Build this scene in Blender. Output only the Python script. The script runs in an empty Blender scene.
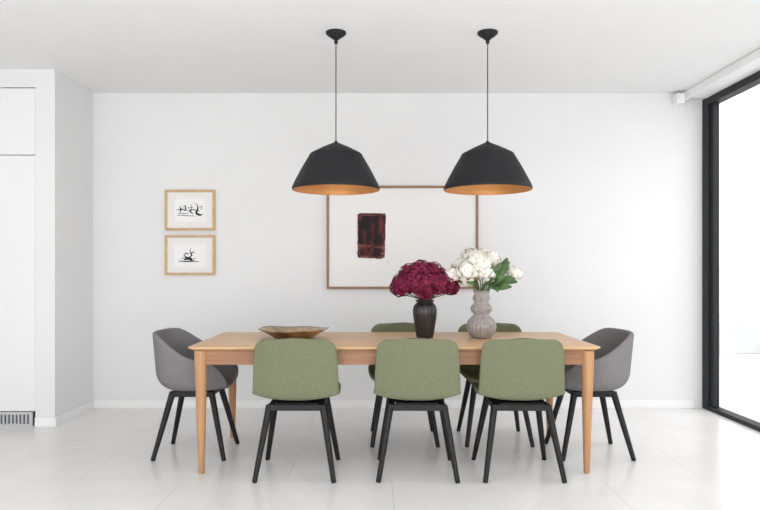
import bpy, bmesh, math, random
from mathutils import Vector, Matrix
random.seed(7)
S=bpy.context.scene
S.view_settings.view_transform='Standard'
COL=S.collection

# ---------------------------------------------------------------- materials
def new_mat(name,col,rough=0.5,metal=0.0,spec=0.5):
    m=bpy.data.materials.new(name); m.use_nodes=True
    b=m.node_tree.nodes['Principled BSDF']
    b.inputs['Base Color'].default_value=(*col,1)
    b.inputs['Roughness'].default_value=rough
    b.inputs['Metallic'].default_value=metal
    b.inputs['Specular IOR Level'].default_value=spec
    return m
def noise_mat(name,c1,c2,scale=(1,1,1),nscale=5,detail=4,rough=0.5,bump=0.0,spec=0.4,lo=.35,hi=.65,metal=0,dist=0.002):
    m=new_mat(name,c1,rough,metal,spec); nt=m.node_tree; N=nt.nodes; L=nt.links
    b=N['Principled BSDF']
    tc=N.new('ShaderNodeTexCoord'); mp=N.new('ShaderNodeMapping'); mp.inputs['Scale'].default_value=scale
    no=N.new('ShaderNodeTexNoise'); no.inputs['Scale'].default_value=nscale; no.inputs['Detail'].default_value=detail
    cr=N.new('ShaderNodeValToRGB')
    cr.color_ramp.elements[0].position=lo; cr.color_ramp.elements[0].color=(*c1,1)
    cr.color_ramp.elements[1].position=hi; cr.color_ramp.elements[1].color=(*c2,1)
    L.new(tc.outputs['Object'],mp.inputs['Vector']); L.new(mp.outputs[0],no.inputs['Vector'])
    L.new(no.outputs['Fac'],cr.inputs['Fac']); L.new(cr.outputs[0],b.inputs['Base Color'])
    if bump>0:
        bp=N.new('ShaderNodeBump'); bp.inputs['Strength'].default_value=bump; bp.inputs['Distance'].default_value=dist
        L.new(no.outputs['Fac'],bp.inputs['Height']); L.new(bp.outputs[0],b.inputs['Normal'])
    return m

M_wall=noise_mat('wall_paint',(.755,.758,.762),(.765,.768,.772),nscale=3,rough=.75,spec=.2)
M_ceil=noise_mat('ceiling_paint',(.82,.82,.82),(.83,.83,.83),nscale=3,rough=.8,spec=.2)
M_trim=new_mat('trim_white',(.84,.84,.84),.45)
M_door=new_mat('cabinet_lacquer',(.80,.805,.81),.4)
M_gap=new_mat('shadow_gap',(.30,.30,.31),.7)
M_black=new_mat('black_aluminium',(.012,.013,.015),.55,0,.35)
M_grille=new_mat('grille_metal',(.50,.51,.52),.4)
M_grille_d=new_mat('grille_dark',(.10,.10,.11),.6)
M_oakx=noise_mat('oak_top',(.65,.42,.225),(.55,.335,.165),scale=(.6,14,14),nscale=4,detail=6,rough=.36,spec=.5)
M_oaka=noise_mat('oak_apron_shaded',(.33,.165,.082),(.26,.125,.062),scale=(.6,14,14),nscale=4,detail=6,rough=.45,spec=.4)  # same table oak, darkened to paint in the shade below the top
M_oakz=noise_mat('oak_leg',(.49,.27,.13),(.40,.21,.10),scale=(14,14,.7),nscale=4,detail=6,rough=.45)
M_oaky=noise_mat('oak_apron_end_shaded',(.36,.185,.09),(.29,.145,.068),scale=(14,.6,14),nscale=4,detail=6,rough=.45)  # end aprons: shade under the tabletop put into the oak colour
M_green=noise_mat('green_wool',(.132,.146,.088),(.205,.220,.140),nscale=300,detail=2,rough=.95,bump=.45,spec=.1,dist=.0012)
M_grey=noise_mat('grey_wool',(.165,.158,.164),(.245,.236,.242),nscale=300,detail=2,rough=.95,bump=.45,spec=.1,dist=.0012)
M_leg=noise_mat('black_stained_oak',(.006,.006,.007),(.014,.0135,.0135),scale=(20,20,2),nscale=6,rough=.5,spec=.3)
M_shade=new_mat('lamp_black',(.013,.012,.014),.6,0,.3)
M_copper=new_mat('lamp_copper',(.60,.27,.085),.45,.35)
M_bulb=new_mat('bulb_glass',(.8,.75,.65),.2)
M_cord=new_mat('cord',(.008,.008,.008),.8,0,.2)
M_frame_l=noise_mat('pale_oak_frame',(.60,.41,.22),(.52,.34,.17),nscale=20,rough=.5)
M_frame_b=noise_mat('walnut_frame',(.30,.165,.10),(.24,.125,.075),nscale=20,rough=.5)
M_mat=new_mat('mat_board',(.77,.76,.745),.6)
M_paper=new_mat('print_paper',(.82,.82,.81),.6)
M_ink=new_mat('ink_black',(.012,.012,.013),.7)
M_inkg=new_mat('ink_wash',(.30,.30,.31),.7)
M_vaseb=new_mat('vase_charcoal',(.014,.011,.011),.3)
M_vaseg=noise_mat('vase_grey_stoneware',(.27,.25,.24),(.38,.355,.34),nscale=40,rough=.5,bump=.2)
M_bowl=noise_mat('bowl_aged_brass',(.12,.08,.05),(.62,.47,.30),nscale=9,detail=6,rough=.25,bump=.25,lo=.33,hi=.68,metal=.85)
M_hyd=noise_mat('hydrangea_petal',(.085,.004,.022),(.24,.022,.070),nscale=22,detail=3,rough=.6,spec=.2,lo=.3,hi=.7)
M_peo=noise_mat('peony_petal',(.78,.75,.66),(.84,.83,.78),nscale=15,rough=.6,spec=.2)
M_leaf=noise_mat('leaf_green',(.03,.07,.02),(.08,.155,.045),nscale=20,rough=.45)
M_stem=new_mat('stem_green',(.07,.13,.03),.5)
M_ext=noise_mat('exterior_render',(.86,.86,.85),(.90,.90,.89),nscale=3,rough=.9)
M_extg=noise_mat('exterior_stone',(.56,.57,.57),(.62,.63,.63),nscale=3,rough=.9)

def glass_mat():
    m=bpy.data.materials.new('window_glass'); m.use_nodes=True; nt=m.node_tree; N=nt.nodes; L=nt.links
    N.clear(); o=N.new('ShaderNodeOutputMaterial'); mix=N.new('ShaderNodeMixShader'); mix.inputs[0].default_value=.05
    t=N.new('ShaderNodeBsdfTransparent'); g=N.new('ShaderNodeBsdfGlossy'); g.inputs['Roughness'].default_value=.02
    L.new(t.outputs[0],mix.inputs[1]); L.new(g.outputs[0],mix.inputs[2]); L.new(mix.outputs[0],o.inputs[0]); return m
M_glass=glass_mat()

def floor_mat():
    m=new_mat('floor_tiles',(.75,.75,.74),.27,0,.5); nt=m.node_tree; N=nt.nodes; L=nt.links; b=N['Principled BSDF']
    tc=N.new('ShaderNodeTexCoord'); mp=N.new('ShaderNodeMapping'); mp.inputs['Location'].default_value=(.30,.12,0)
    br=N.new('ShaderNodeTexBrick'); br.offset=.5; br.inputs['Scale'].default_value=1
    br.inputs['Brick Width'].default_value=1.2; br.inputs['Row Height'].default_value=.6
    br.inputs['Mortar Size'].default_value=.003; br.inputs['Mortar Smooth'].default_value=.3
    br.inputs['Color1'].default_value=(.835,.828,.818,1); br.inputs['Color2'].default_value=(.805,.798,.788,1)
    br.inputs['Mortar'].default_value=(.69,.682,.67,1)
    no=N.new('ShaderNodeTexNoise'); no.inputs['Scale'].default_value=3.5; no.inputs['Detail'].default_value=9; no.inputs['Roughness'].default_value=.6
    cr=N.new('ShaderNodeValToRGB'); cr.color_ramp.elements[0].position=.3; cr.color_ramp.elements[0].color=(.93,.93,.925,1)
    cr.color_ramp.elements[1].position=.7; cr.color_ramp.elements[1].color=(1,1,1,1)
    mx=N.new('ShaderNodeMixRGB'); mx.blend_type='MULTIPLY'; mx.inputs[0].default_value=1
    L.new(tc.outputs['Object'],mp.inputs[0]); L.new(mp.outputs[0],br.inputs['Vector']); L.new(tc.outputs['Object'],no.inputs['Vector'])
    L.new(no.outputs['Fac'],cr.inputs[0]); L.new(br.outputs['Color'],mx.inputs[1]); L.new(cr.outputs[0],mx.inputs[2])
    L.new(mx.outputs[0],b.inputs['Base Color']); return m
M_floor=floor_mat()

def print_mat(name,c,p,sc):
    m=new_mat(name,c[0],.5,0,.2); nt=m.node_tree; N=nt.nodes; L=nt.links; b=N['Principled BSDF']
    tc=N.new('ShaderNodeTexCoord'); mp=N.new('ShaderNodeMapping'); mp.inputs['Scale'].default_value=sc
    no=N.new('ShaderNodeTexNoise'); no.inputs['Scale'].default_value=1.6; no.inputs['Detail'].default_value=8
    cr=N.new('ShaderNodeValToRGB'); e=cr.color_ramp.elements
    e[0].position=p[0]; e[0].color=(*c[0],1); e[1].position=p[2]; e[1].color=(*c[2],1)
    n=e.new(p[1]); n.color=(*c[1],1)
    L.new(tc.outputs['Object'],mp.inputs[0]); L.new(mp.outputs[0],no.inputs[0]); L.new(no.outputs['Fac'],cr.inputs[0]); L.new(cr.outputs[0],b.inputs['Base Color'])
    return m
M_print=print_mat('maroon_print',((.004,.002,.003),(.022,.003,.005),(.12,.020,.018)),(.42,.52,.66),(9,1,3.5))
M_print2=print_mat('maroon_print_wash',((.030,.006,.006),(.10,.022,.018),(.22,.07,.055)),(.38,.5,.64),(6,1,24))

# ---------------------------------------------------------------- mesh helpers
def obj_from(name,verts,faces,mats,parent=None,smooth=False,fm=None,loc=None):
    me=bpy.data.meshes.new(name); me.from_pydata([tuple(v) for v in verts],[],faces); me.update()
    if not isinstance(mats,(list,tuple)): mats=[mats]
    for m in mats: me.materials.append(m)
    if fm:
        for p,i in zip(me.polygons,fm): p.material_index=i
    if smooth:
        for p in me.polygons: p.use_smooth=True
    o=bpy.data.objects.new(name,me); COL.objects.link(o)
    if parent: o.parent=parent
    if loc: o.location=loc
    return o
def fixn(o):
    bm=bmesh.new(); bm.from_mesh(o.data); bmesh.ops.recalc_face_normals(bm,faces=bm.faces); bm.to_mesh(o.data); bm.free()
def empty(name,loc,rz=0,parent=None):
    e=bpy.data.objects.new(name,None); COL.objects.link(e); e.location=loc; e.rotation_euler=(0,0,rz); e.empty_display_size=.1
    if parent: e.parent=parent
    return e
class MB:
    def __init__(s): s.v=[]; s.f=[]; s.m=[]
    def add(s,v,f,mi=0):
        o=len(s.v); s.v+= [tuple(p) for p in v]; s.f+=[tuple(i+o for i in q) for q in f]; s.m+=[mi]*len(f)
    def box(s,x0,x1,y0,y1,z0,z1,mi=0):
        v=[(x,y,z) for x in(x0,x1) for y in(y0,y1) for z in(z0,z1)]
        f=[(0,1,3,2),(4,6,7,5),(0,4,5,1),(2,3,7,6),(0,2,6,4),(1,5,7,3)]
        s.add(v,f,mi)
    def tube(s,pts,rad,n=12,mi=0,cap=True):
        pts=[Vector(p) for p in pts]; V=[];F=[]
        d0=(pts[1]-pts[0]).normalized(); a=Vector((1,0,0)) if abs(d0.x)<.8 else Vector((0,1,0))
        for i,p in enumerate(pts):
            d=(pts[min(i+1,len(pts)-1)]-pts[max(i-1,0)]).normalized()
            u=(a-d*a.dot(d)).normalized(); w=d.cross(u)
            for k in range(n):
                t=2*math.pi*k/n; V.append(p+(u*math.cos(t)+w*math.sin(t))*rad[i])
        for i in range(len(pts)-1):
            for k in range(n):
                k2=(k+1)%n; F.append((i*n+k,i*n+k2,(i+1)*n+k2,(i+1)*n+k))
        if cap: F.append(tuple(range(n-1,-1,-1))); F.append(tuple((len(pts)-1)*n+k for k in range(n)))
        s.add(V,F,mi)
    def rev(s,prof,n=64,c=(0,0),mi=0,fn=None,mis=None):
        V=[]
        for i,(r,z) in enumerate(prof):
            for k in range(n):
                t=2*math.pi*k/n; rr=fn(r,z,t) if fn else r
                V.append((c[0]+rr*math.cos(t),c[1]+rr*math.sin(t),z))
        o=len(s.v); s.v+=V
        for i in range(len(prof)-1):
            for k in range(n):
                k2=(k+1)%n; s.f.append((o+i*n+k,o+i*n+k2,o+(i+1)*n+k2,o+(i+1)*n+k)); s.m.append(mis[i] if mis else mi)
    def make(s,name,mats,parent=None,smooth=False,loc=None,bevel=0,fix=True):
        o=obj_from(name,s.v,s.f,mats,parent,smooth,s.m,loc)
        if fix: fixn(o)
        if bevel:
            b=o.modifiers.new('b','BEVEL'); b.width=bevel; b.segments=2; b.limit_method='ANGLE'
        return o
def box(name,x0,x1,y0,y1,z0,z1,mat,bevel=0,parent=None):
    m=MB(); cx,cy,cz=(x0+x1)/2,(y0+y1)/2,(z0+z1)/2
    m.box(x0-cx,x1-cx,y0-cy,y1-cy,z0-cz,z1-cz)
    return m.make(name,mat,parent,False,(cx,cy,cz),bevel)
def autosmooth(o,ang=35):
    for p in o.data.polygons: p.use_smooth=True
    bm=bmesh.new(); bm.from_mesh(o.data)
    for e in bm.edges:
        if len(e.link_faces)==2 and e.calc_face_angle(0)>math.radians(ang): e.smooth=False
    bm.to_mesh(o.data); bm.free()

# ---------------------------------------------------------------- room shell
H=2.76; YB=5.70; XL=-2.48; XR=2.86; YF=-3.0
box('floor',-4.6,XR+.12,YF,YB+.2,-.12,0,M_floor)
box('ceiling',-4.6,XR+.12,YF,YB+.2,H,H+.12,M_ceil)
box('wall_back',XL,XR+.12,YB,YB+.2,0,H,M_wall)
box('wall_left',-2.63,XL,5.02,YB+.2,0,H,M_wall)
box('wall_cupboard_head',-4.6,-2.63,5.02,YB+.2,2.62,H,M_wall)
box('wall_side_left',-4.8,-4.6,YF,YB+.2,0,H,M_wall)
box('wall_cupboard_rear',-4.6,-2.63,5.12,YB+.2,0,2.62,M_gap)
cup=empty('built_in_cupboard',(-3.62,5.03,0))
def cupbox(n,x0,x1,z0,z1,mat=M_door,y0=0.0,y1=.06):
    o=box(n,x0+3.62,x1+3.62,y0,y1,z0,z1,mat,.002,cup); return o
cupbox('door_upper_1',-3.615,-2.636,2.10,2.614); cupbox('door_upper_2',-4.595,-3.620,2.10,2.614)
cupbox('door_lower_1',-3.615,-2.636,.115,2.094); cupbox('door_lower_2',-4.595,-3.620,.115,2.094)
g=MB(); g.box(-.975,.962,.012,.06,.0,.109,1)
g.box(-.975,.962,0,.02,.0,.016); g.box(-.975,.962,0,.02,.088,.109)
for i in range(66):
    x=-.965+i*.0292; g.box(x,x+.014,.002,.016,.016,.088)
g.box(.945,.962,0,.02,.016,.088)
g.make('ventilation_grille',[M_grille,M_grille_d],cup)
box('baseboard_back',XL+.014,XR-.08,YB-.014,YB,0,.07,M_trim,.003)
box('baseboard_left',XL,XL+.014,5.006,YB,0,.07,M_trim,.003)
box('baseboard_left_return',-2.63,XL,5.006,5.02,0,.07,M_trim,.003)

box('wall_right_bulkhead',XR,XR+.12,YF,YB,2.70,H,M_wall)
win=empty('window_1',(XR,0,0))
w=MB()
w.box(0,.09,YB-.10,YB,0,2.70)
w.box(0,.09,YF,YB-.10,2.635,2.70)
w.box(0,.09,YF,YB-.10,0,.035)
w.box(.02,.07,YB-.155,YB-.10,.035,2.635)
for y in (3.2,.8,-1.6): w.box(.0,.09,y,y+.07,.035,2.635)
w.make('window_frame',M_black,win,bevel=.002)
gm=MB(); gm.box(.042,.048,YF,YB-.15,.035,2.635); gm.make('window_glass_pane',M_glass,win)
bl=empty('roller_blind',(2.68,0,2.70))
b=MB(); b.box(.0,.178,YF,5.62,-.008,.058)
b.make('blind_pelmet',M_trim,bl,bevel=.004)
b=MB(); b.box(-.085,-.012,5.60,5.698,-.055,.040); b.box(-.012,.03,5.62,5.698,-.02,.058)
o=b.make('blind_bracket',M_trim,bl,bevel=.012)
b=MB(); b.tube([(-.048,5.585,-.008),(-.048,5.60,-.008)],[.026,.03],24); o=b.make('blind_motor_cap',M_door,bl); autosmooth(o)

# exterior courtyard
box('courtyard_ground',XR+.12,14,YF-4,16,-.20,-.06,M_extg)
box('courtyard_wall_end',XR+.12,14,11.0,11.3,-.06,4.2,M_ext)
box('courtyard_wall_side',9.0,9.3,YF-4,10.98,-.06,3.2,M_ext)
box('courtyard_bench',4.0,8.9,9.9,10.9,-.06,.42,M_extg,.01)
pg=MB()
for i in range(5): pg.box(4.2,8.4,8.0+i*.55,8.07+i*.55,3.55,3.70)
pg.box(4.2,4.3,7.8,9.8,3.4,3.55); pg.box(8.3,8.4,7.8,9.8,3.4,3.55)
for x in(4.2,8.3):
    for y in (7.8,9.7): pg.box(x,x+.1,y,y+.1,-.06,3.4)
pg.make('pergola',M_ext)

# ---------------------------------------------------------------- table
tb=empty('dining_table',(.108,4.275,0))
def rrect(hx,hy,r,n=8):
    P=[]
    for cx,cy,a0 in((hx-r,hy-r,0),(-hx+r,hy-r,90),(-hx+r,-hy+r,180),(hx-r,-hy+r,270)):
        for i in range(n+1):
            a=math.radians(a0+90*i/n); P.append((cx+r*math.cos(a),cy+r*math.sin(a)))
    return P
t=MB(); levels=[(.035,.729),(.010,.739),(.002,.744),(.0,.749),(.002,.7535),(.006,.755)]
V=[];F=[]
for ins,z in levels:
    P=rrect(1.218-ins,.475-ins,.045-ins*.5); n=len(P); V+=[(x,y,z) for x,y in P]
for i in range(len(levels)-1):
    for k in range(n): F.append((i*n+k,i*n+(k+1)%n,(i+1)*n+(k+1)%n,(i+1)*n+k))
F.append(tuple(range(n))[::-1]); F.append(tuple((len(levels)-1)*n+k for k in range(n)))
t.add(V,F); o=t.make('tabletop',M_oakx,tb); autosmooth(o,40)
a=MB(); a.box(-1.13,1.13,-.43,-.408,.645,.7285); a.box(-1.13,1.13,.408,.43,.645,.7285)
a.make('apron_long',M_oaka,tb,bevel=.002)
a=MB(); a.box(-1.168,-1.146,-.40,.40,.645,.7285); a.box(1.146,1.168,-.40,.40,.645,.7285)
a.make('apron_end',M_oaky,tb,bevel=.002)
i=1
for sx in(-1,1):
    for sy in(-1,1):
        l=MB(); x=sx*1.148; y=sy*.418
        pts=[];rad=[]
        for z,r in((0,.0155),(.004,.0175),(.10,.0205),(.3,.0265),(.5,.032),(.62,.0355),(.70,.037),(.7288,.037)):
            off=(1-z/.73)*.006; pts.append((x-sx*off,y,z)); rad.append(r)
        l.tube(pts,rad,24); o=l.make('leg_%d'%i,M_oakz,tb); autosmooth(o,50); i+=1

# ---------------------------------------------------------------- side chair
def cr_interp(P,t):
    n=len(P)-1; x=t*n; i=min(int(x),n-1); f=x-i
    p0=P[max(i-1,0)];p1=P[i];p2=P[i+1];p3=P[min(i+2,n)]
    return [0.5*((2*b)+(-a+c)*f+(2*a-5*b+4*c-d)*f*f+(-a+3*b-3*c+d)*f**3) for a,b,c,d in zip(p0,p1,p2,p3)]
def finish_shell(o,th,sub=2):
    s=o.modifiers.new('s','SOLIDIFY'); s.thickness=th; s.offset=-1; s.use_even_offset=False
    q=o.modifiers.new('q','SUBSURF'); q.levels=sub; q.render_levels=sub
def side_shell():
    P=[(.245,.432,.228,.004),(.20,.454,.240,.010),(.12,.460,.250,.016),(.03,.456,.255,.022),(-.05,.450,.258,.030),(-.12,.447,.260,.038),
       (-.172,.458,.257,.042),(-.190,.50,.255,.042),(-.196,.58,.252,.041),(-.201,.66,.248,.039),(-.207,.74,.242,.037),(-.216,.815,.234,.034)]
    K=400; pts=[cr_interp(P,k/K) for k in range(K+1)]
    L=[0]
    for k in range(K): L.append(L[-1]+math.hypot(pts[k+1][0]-pts[k][0],pts[k+1][1]-pts[k][1]))
    T=L[-1]; nv=26; nu=16
    fr=[0,.006,.02,.045,.08]+[.08+(.84)*k/(nv-1) for k in range(1,nv-1)]+[.92,.955,.98,.994,1]
    V=[];r=.065
    for f in fr:
        s=f*T; k=min(range(K+1),key=lambda q:abs(L[q]-s)); y,z,hw,cu=pts[k]
        a=pts[max(k-2,0)];b=pts[min(k+2,K)]; ty,tz=b[0]-a[0],b[1]-a[1]; l=math.hypot(ty,tz); ty/=l;tz/=l
        ny,nz= tz,-ty
        d=min(s,T-s)
        if d<r: hw=hw-r+math.sqrt(max(r*r-(r-d)**2,0))
        for j in range(nu+1):
            u=-1+2*j/nu; u=math.sin(u*math.pi/2)*.35+u*.65
            c=cu*abs(u)**2.4
            cz=0
            if f>.9: cz=-.008*(u*u)*(f-.9)/.1
            V.append((u*hw,y+ny*c,z+nz*c+cz))
    m=nu+1;F=[]
    for i in range(len(fr)-1):
        for j in range(nu): F.append((i*m+j,(i+1)*m+j,(i+1)*m+j+1,i*m+j+1)[::-1])
    return V,F
def legs_mesh(fx,fy,tx,ty,ztop):
    L=MB()
    for sx in(-1,1):
        for sy in(-1,1):
            a=Vector((sx*fx,sy*fy,0)); b=Vector((sx*tx,sy*ty,ztop))
            L.tube([a,a.lerp(b,.02),a.lerp(b,.5),b],[.0125,.0145,.018,.021],16)
    for sy in(-1,1): L.box(-tx-.012,tx+.012,sy*ty-.018,sy*ty+.018,ztop-.03,ztop+.006)
    for sx in(-1,1): L.box(sx*(tx-.01)-.016,sx*(tx-.01)+.016,-ty,ty,ztop-.03,ztop+.006)
    L.box(-tx*.8,tx*.8,-ty,ty,ztop-.02,ztop+.012)
    return L
sv,sf=side_shell()
me_shell=None; me_legs=None
def side_chair(x,y,rz):
    global me_shell,me_legs
    e=empty('dining_chair',(x,y,0),rz)
    if me_shell is None:
        o=obj_from('seat_shell',sv,sf,M_green,e,True); me_shell=o.data
        l=legs_mesh(.225,.225,.155,.125,.420).make('leg_frame',M_leg,e,bevel=.002); autosmooth(l,40); me_legs=l.data
    else:
        o=bpy.data.objects.new('seat_shell',me_shell); COL.objects.link(o); o.parent=e
        l=bpy.data.objects.new('leg_frame',me_legs); COL.objects.link(l); l.parent=e
    finish_shell(o,.034)
    return e
side_chair(-.464,3.905,0); side_chair(.242,3.905,math.radians(-1)); side_chair(.844,3.905,0)
side_chair(.198,4.645,math.pi); side_chair(.842,4.645,math.pi)

# ---------------------------------------------------------------- tub armchair (faces +X locally)
def ss(a,b,x):
    t=max(0,min(1,(x-a)/(b-a))); return t*t*(3-2*t)
def tub():
    zs=.465; rf=.085; NP=64; NF=7; NV=14
    V=[(0,0,zs-.004)];F=[]
    for k in range(NP):
        ph=2*math.pi*k/NP; c,s=math.cos(ph),math.sin(ph)
        deg=abs(math.degrees(math.atan2(s,c)))
        tilt=math.radians(10-6*ss(90,170,deg)); am=math.pi/2-tilt
        ax=.195-.057*ss(60,120,deg); ay=.185; e=2.4
        R=(abs(c/ax)**e+abs(s/ay)**e)**(-1/e)
        Lv=.035+.205*ss(20,70,deg)+.155*ss(75,135,deg)
        def P(q):
            if q<rf*am: a=q/rf; return R+rf*math.sin(a),zs+rf*(1-math.cos(a))
            d=q-rf*am; return R+rf*math.sin(am)+d*math.sin(tilt),zs+rf*(1-math.cos(am))+d*math.cos(tilt)
        for i in range(1,NF+1):
            r=R*i/NF; V.append((r*c,r*s,zs-.004*(1-(i/NF)**2)))
        for i in range(1,NV+1):
            r,z=P(Lv*i/NV)
            fr=1-ss(0,45,deg); z-= fr*.02*(i/NV)**2
            V.append((r*c,r*s,z))
    m=NF+NV
    for k in range(NP):
        k2=(k+1)%NP; F.append((0,1+k*m,1+k2*m))
        for i in range(m-1): F.append((1+k*m+i,1+k*m+i+1,1+k2*m+i+1,1+k2*m+i))
    return V,F
tv,tf=tub()
def arm_chair(x,y,rz):
    e=empty('armchair',(x,y,0),rz)
    o=obj_from('seat_shell',tv,tf,M_grey,e,True); finish_shell(o,.028,2)
    l=legs_mesh(.225,.205,.125,.12,.42).make('leg_frame',M_leg,e,bevel=.002); autosmooth(l,40)
    return e
arm_chair(-1.185,4.31,0); arm_chair(1.405,4.31,math.pi)

# ---------------------------------------------------------------- pendants
def pendant(x,y):
    e=empty('pendant_lamp',(x,y,0))
    m=MB()
    out=[(.006,2.050),(.014,2.040),(.09,2.006),(.163,1.968),(.170,1.962),(.176,1.950),(.217,1.880),(.252,1.815),(.276,1.768),(.286,1.745),(.287,1.733),(.285,1.728)]
    inn=[(.279,1.729),(.278,1.745),(.267,1.768),(.245,1.815),(.212,1.880),(.168,1.952),(.08,2.000),(.006,2.03)]
    prof=out+inn; mis=[0]*(len(out)-1)+[1]+[1]*(len(inn)-1)
    m.rev(prof,96,mis=mis)
    o=m.make('lamp_shade',[M_shade,M_copper],e,fix=False); autosmooth(o,22)
    m=MB(); m.rev([(.0005,2.035),(.014,2.03),(.014,2.0),(.022,1.99),(.022,1.93),(.0005,1.93)],24); o=m.make('lamp_socket',M_shade,e); autosmooth(o)
    m=MB(); m.rev([(.0005,1.825)]+[(.042*math.sin(a),1.867-.042*math.cos(a)) for a in (.3,.7,1.1,1.5,1.9,2.3)]+[(.018,1.93)],24); m.make('bulb',M_bulb,e,smooth=True)
    m=MB(); m.tube([(0,0,2.04),(0,0,2.72)],[.0032]*2,8); m.make('cord',M_cord,e,smooth=True)
    m=MB(); m.rev([(.0005,2.685),(.010,2.686),(.013,2.696),(.012,2.706),(.022,2.716),(.058,2.742),(.066,2.750),(.067,H),(.0005,H)],40); o=m.make('ceiling_canopy',M_shade,e); autosmooth(o,40)
pendant(-.2615,4.25); pendant(.730,4.25)

# ---------------------------------------------------------------- artworks
def framed(name,x0,x1,z0,z1,fw,dep,mfr,mmat,paper=None):
    cx,cz=(x0+x1)/2,(z0+z1)/2; hx,hz=(x1-x0)/2,(z1-z0)/2
    e=empty(name,(cx,YB,cz))
    m=MB(); m.box(-hx,hx,-dep,0,hz-fw,hz); m.box(-hx,hx,-dep,0,-hz,-hz+fw); m.box(-hx,-hx+fw,-dep,0,-hz+fw,hz-fw); m.box(hx-fw,hx,-dep,0,-hz+fw,hz-fw)
    m.make('picture_frame',mfr,e,bevel=.0015)
    m=MB(); m.box(-hx+fw,hx-fw,-dep+.012,-.002,-hz+fw,hz-fw); m.make('mat_board',mmat,e)
    if paper:
        px,pz=paper; m=MB(); m.box(-px,px,-dep+.0105,-dep+.012,-pz,pz); m.make('print_paper',M_paper,e)
    return e,-dep+.0098
def strokes(e,y,name,lst,mat,k=.00874):
    m=MB()
    for idx,(pts,ws) in enumerate(lst):
        y2=y-idx*.00004
        P=[Vector((a*k,0,b*k)) for a,b in pts]; V=[];F=[]
        for i,p in enumerate(P):
            d=(P[min(i+1,len(P)-1)]-P[max(i-1,0)]).normalized(); nn=Vector((-d.z,0,d.x)); w=(ws if not isinstance(ws,list) else ws[i])*k/2
            for sgn in(1,-1): q=p+nn*w*sgn; V.append((q.x,y2,q.z))
        for i in range(len(P)-1): F.append((2*i,2*i+1,2*i+3,2*i+2))
        m.add(V,F)
    return m.make(name,mat,e,fix=False)
e,yy=framed('framed_picture',-1.844,-1.407,1.555,1.908,.020,.03,M_frame_l,M_mat,(.135,.10))
strokes(e,yy,'ink_drawing',[([(-14,0),(-8,1),(-3,-.5),(4,.5),(10,-1)],[.4,1.2,.5,1.0,.4]),
 ([(-10,4),(-9,1),(-10,-3)],[.5,1.5,.6]),([(-7,3),(-5,5),(-4,1),(-6,-1)],[.4,1.2,1.4,.5]),
 ([(1,6),(2,2),(0,-1),(3,-4)],[.4,.6,1.8,.8]),([(4,7),(7,6),(8,2),(6,-3)],[.4,.5,1.4,2.2]),
 ([(6,-3),(10,-5),(13,-4)],[2.6,2.0,.5]),([(-12,-3),(-6,-3.5),(0,-2.6)],[.4,.6,.3]),([(9,3),(12,4),(11,0)],[.4,1.0,.6])],M_ink)
strokes(e,yy,'ink_wash_marks',[([(-13,-5),(-4,-5.4),(6,-6)],[.8,1.2,.6]),([(-2,2),(3,3)],[1.2,.7])],M_inkg)
e,yy=framed('framed_picture',-1.844,-1.407,1.165,1.512,.020,.03,M_frame_l,M_mat,(.135,.10))
strokes(e,yy,'ink_drawing',[([(-12,-6),(-4,-6.4),(4,-6),(9,-6.6)],[.5,1.2,1.1,.4]),([(-6,-5),(-3,-3),(1,-4),(3,-6)],[1,3.2,3,1]),
 ([(-3,-3),(-6,0),(-4,2),(-1,1)],[1.2,1,1.4,.6]),([(-1,-3),(2,0),(0,4),(1,7)],[1.2,1.5,.8,.4]),([(0,1),(3,3),(5,2)],[.8,1,.5])],M_ink)
strokes(e,yy,'ink_wash_marks',[([(-9,-4),(-5,-2)],[.8,1.4]),([(3,-4),(6,-3)],[1.4,.6])],M_inkg)
e,yy=framed('framed_picture',-.430,.892,1.043,1.943,.020,.035,M_frame_b,M_mat,None)
random.seed(3)
def block(name,x0,x1,z0,z1,y,amp,mat):
    pts=[]
    def edge(ax,az,bx,bz,n,amp):
        for i in range(n):
            t=i/n; pts.append((ax+(bx-ax)*t+random.uniform(-amp,amp),y,az+(bz-az)*t+random.uniform(-amp,amp)))
    edge(x0+.01,z0+.012,x1-.03,z0,24,amp); edge(x1-.012,z0+.01,x1,z1-.015,30,amp); edge(x1-.004,z1-.004,x0+.02,z1,24,amp); edge(x0+.004,z1-.01,x0+.004,z0+.02,30,amp)
    obj_from(name,pts,[tuple(range(len(pts)))],mat,e)
X0=-.397; X1=-.144; Z0=-.188; Z1=.214
block('print_wash',X0,X1,Z0,Z1,yy,.0030,M_print2)
block('print_block',X0+.010,X1-.006,Z0+.115,Z1-.025,yy-.0003,.003,M_print)
block('print_block_lower',X0+.022,X1-.035,Z0+.022,Z0+.098,yy-.0003,.003,M_print)
strokes(e,yy,'signature',[([(-16.5,-25),(-15.5,-24),(-15,-25.2),(-14,-24.4),(-13,-25)],.25)],M_inkg)

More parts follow.
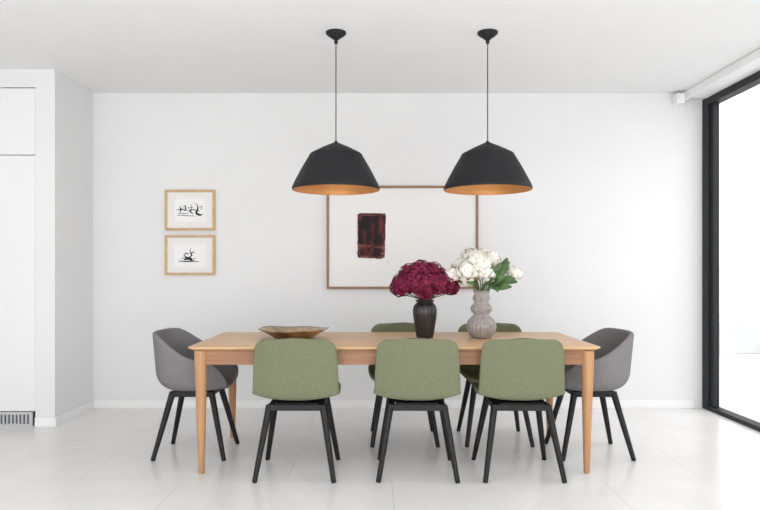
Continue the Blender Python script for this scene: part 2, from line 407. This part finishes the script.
# ---------------------------------------------------------------- table objects
ZT=.755
def vase_rev(name,x,y,prof,mat,ribs,amp):
    P=[]
    for k in range(61): P.append(cr_interp(prof,k/60))
    inner=[(max(r-.006,.004),z) for r,z in P[::-1] if z>.06]; inner.append((.001,inner[-1][1]))
    full=[(.001,0)]+[tuple(p) for p in P]+inner
    m=MB()
    def fn(r,z,t): return r*(1+amp*(2*abs(math.cos(ribs*t/2))-1.3)) if r>.01 else r
    m.rev(full,ribs*8,fn=fn)
    e=empty(name,(x,y,ZT+.0005)); m.make('vase_body',mat,e,smooth=True); return e
V1=vase_rev('flower_vase',.325,4.32,[(.052,.0),(.058,.02),(.067,.08),(.076,.14),(.079,.18),(.072,.212),(.056,.232),(.054,.240),(.066,.252)],M_vaseb,22,.022)
V2=vase_rev('flower_vase',.70,4.32,[(.058,.0),(.078,.02),(.094,.055),(.097,.085),(.085,.118),(.060,.142),(.049,.156),(.060,.172),(.070,.190),(.066,.210),(.048,.228),(.046,.240),(.056,.262),(.050,.285),(.048,.300),(.058,.315)],M_vaseg,22,.035)

m=MB(); prof=[(.001,.006),(.09,.006),(.115,.0),(.125,.004),(.15,.020),(.19,.042),(.222,.058),(.228,.062),(.222,.065),(.19,.050),(.14,.027),(.09,.016),(.001,.014)]
def bf(r,z,t):
    if r<.01: return r
    f=(r/.228)**2
    return r*(1+f*(.03*math.cos(2*t)+.015*math.cos(3*t+1)+.010*math.cos(7*t)))
m.rev(prof,96,fn=bf)
V=[]
for (x,y,z) in m.v:
    r=math.hypot(x,y); a=math.atan2(y,x); f=max(0,(r-.13)/.1)**1.5; V.append((x,y*.92,z+f*.005*math.cos(2*a+.5)+f*.003*math.cos(5*a)))
m.v=V; m.make('brass_bowl',M_bowl,smooth=True,loc=(-.545,4.30,ZT+.001))

def frame_from(d,rnd=True):
    d=d.normalized(); a=Vector((0,0,1)) if abs(d.z)<.9 else Vector((1,0,0)); u=a.cross(d).normalized(); v=d.cross(u)
    if rnd:
        t=random.uniform(0,6.283); u,v=u*math.cos(t)+v*math.sin(t),v*math.cos(t)-u*math.sin(t)
    return u,v,d
def sphere_pts(n):
    g=math.pi*(3-math.sqrt(5)); out=[]
    for i in range(n):
        z=1-2*(i+.5)/n; r=math.sqrt(1-z*z); out.append(Vector((r*math.cos(g*i),r*math.sin(g*i),z)))
    return out
def uvball(m,c,r,mi=0,n=10):
    V=[];F=[]
    for i in range(n+1):
        th=math.pi*i/n
        for k in range(n*2):
            a=math.pi*k/n; V.append(Vector(c)+Vector((math.sin(th)*math.cos(a),math.sin(th)*math.sin(a),math.cos(th)))*r)
    q=n*2
    for i in range(n):
        for k in range(q): F.append((i*q+k,i*q+(k+1)%q,(i+1)*q+(k+1)%q,(i+1)*q+k))
    m.add(V,F,mi)
random.seed(11)
m=MB()
heads=[((-.145,-.02,.355),.075),((-.075,-.06,.375),.078),((.0,-.07,.365),.078),((.085,-.05,.37),.078),((.15,.0,.36),.068),
       ((-.10,.03,.42),.072),((-.03,.0,.44),.075),((.05,.02,.43),.072),((.11,.04,.40),.065),((-.05,.08,.37),.075),((.07,.10,.37),.07),((-.17,.05,.33),.058),((.0,-.03,.32),.07),((.185,.03,.335),.05)]
for c,r in heads:
    c=Vector(c); uvball(m,c,r*.82)
    for d in sphere_pts(int(130*(r/.075)**2)):
        d=(d+Vector([random.uniform(-.12,.12) for _ in range(3)])).normalized(); u,v,w=frame_from(d)
        p=c+w*r*random.uniform(.9,1.08); s=random.uniform(.013,.018)
        for k in range(4):
            a=k*math.pi/2; e1=u*math.cos(a)+v*math.sin(a); e2=v*math.cos(a)-u*math.sin(a)
            m.add([p,p+e1*s*.6+e2*s*.5+w*s*.2,p+e1*s*1.05+w*s*.05*random.uniform(-3,3),p+e1*s*.6-e2*s*.5+w*s*.2],[(0,1,2,3)])
    m.tube([c-Vector((0,0,r*.6)),Vector((c.x*.25,c.y*.25,.26)),Vector((c.x*.08,c.y*.08,.10))],[.004]*3,6,1)
m.make('hydrangea_bouquet',[M_hyd,M_stem],V1,fix=False)

def petal(m,p,u,v,w,L,W,cup,mi=0,ruf=.02,frill=0):
    nL,nW=6,6;V=[];F=[]; ph=random.uniform(0,6.28)
    for i in range(nL+1):
        t=i/nL; wd=W*max(.05,math.sin(math.pi*(.12+.80*t)**.9))
        for j in range(nW+1):
            s=-1+2*j/nW
            V.append(p+v*(L*t+frill*L*.5*t*math.sin(s*6+ph))+u*wd*s+w*(cup*L*(math.sin(t*math.pi*.9))-cup*.6*wd*s*s+frill*L*t*t*math.cos(s*7+ph))+w*random.uniform(-ruf,ruf)*L)
    for i in range(nL):
        for j in range(nW): a=i*(nW+1)+j; F.append((a,a+1,a+nW+2,a+nW+1))
    m.add(V,F,mi)
random.seed(5)
m=MB()
pe=[((-.190,-.02,.415),.052),((-.110,-.06,.435),.066),((-.135,.05,.475),.050),((-.020,-.04,.490),.072),((.065,.03,.510),.060),((.03,.08,.555),.045),
    ((-.06,.07,.540),.055),((.215,-.02,.425),.046),((.02,-.09,.42),.048),((.165,.05,.47),.044),((-.09,.0,.385),.045)]
up=Vector((0,0,1))
for c,r in pe:
    c=Vector(c); ax=(Vector((c.x,c.y-.10,0))*1.6+up*.8+Vector([random.uniform(-.3,.3) for _ in range(3)])).normalized()
    uvball(m,c,r*.55)
    for ring,(cnt,pol,rr) in enumerate(((4,8,.62),(6,25,.72),(7,45,.82),(8,65,.93),(9,88,1.0),(8,115,.98))):
        U,Vv,W=frame_from(ax)
        for k in range(cnt):
            a=2*math.pi*(k+random.random()*.5)/cnt; po=math.radians(pol+random.uniform(-12,12))
            side=U*math.cos(a)+Vv*math.sin(a)
            tdir=(side*-math.cos(po)+W*math.sin(po)).normalized()
            nrm=(side*math.sin(po)+W*math.cos(po)).normalized()
            tl=random.uniform(.0,.55); td=(tdir+nrm*tl).normalized(); nr=(nrm-tdir*tl).normalized()
            base=c+nrm*r*rr*.80-tdir*r*.45
            petal(m,base,td.cross(nr),td,nr,r*random.uniform(.75,1.05),r*random.uniform(.38,.52),.30,0,.03,.10)
    m.tube([c-up*r*.5,Vector((c.x*.25,c.y*.25,.33)),Vector((c.x*.05,c.y*.05,.12))],[.0035]*3,6,2)
for (bx,by,bz,dx,dy,dz,L) in ((.03,-.06,.36,.8,-.5,.4,.14),(.05,-.06,.38,1,-.3,.9,.14),(.02,-.08,.37,.4,-1,.2,.11),(-.03,-.06,.36,-.8,-.5,.1,.10),(.06,-.06,.34,.9,-.4,.0,.13),
      (.0,-.09,.36,-.1,-.8,-.2,.09),(.08,.0,.38,.8,.1,1,.15),(.05,-.09,.40,.6,-.4,1,.12),(.0,.05,.38,.2,1,.5,.1),(.10,-.05,.37,1,-.1,.25,.12),(-.06,.0,.36,-1,.0,.2,.1),
      (.10,-.06,.41,.8,-.3,1.1,.12),(.12,-.03,.42,.5,-.2,1.3,.12),(.13,-.04,.38,1,-.2,-.1,.10),(.06,-.08,.36,.3,-.6,-.6,.08)):
    v=Vector((dx,dy,dz)).normalized(); u=v.cross(Vector((0,-1,.3))).normalized(); w_=u.cross(v)
    petal(m,Vector((bx,by,bz)),u,v,w_,L,L*.22,.15,1)
    m.tube([Vector((bx,by,bz)),Vector((bx*.3,by*.3,.31)),Vector((bx*.1,by*.1,.15))],[.0022]*3,5,2)
m.make('peony_bouquet',[M_peo,M_leaf,M_stem],V2,fix=False,smooth=True)

# ---------------------------------------------------------------- light
w=bpy.data.worlds.new('World'); S.world=w; w.use_nodes=True
bg=w.node_tree.nodes['Background']; bg.inputs[0].default_value=(.985,.985,1,1); bg.inputs[1].default_value=2.68
ld=bpy.data.lights.new('added_ceiling_fill','AREA'); ld.shape='RECTANGLE'; ld.size=4.5; ld.size_y=3.0; ld.energy=115; ld.color=(1,.99,.975)  # added fill light behind the camera, aimed up to brighten the ceiling
lo=bpy.data.objects.new('added_ceiling_fill',ld); COL.objects.link(lo); lo.location=(-.6,-.2,.6); lo.rotation_euler=(math.radians(155),0,0)

# ---------------------------------------------------------------- camera
cd=bpy.data.cameras.new('camera'); cam=bpy.data.objects.new('camera',cd); COL.objects.link(cam)
cam.location=(0,0,1.2); cam.rotation_euler=(math.pi/2,0,0)
cd.sensor_width=36; cd.lens=30.79; cd.shift_x=.0053; cd.shift_y=.021; cd.clip_start=.05
S.camera=cam
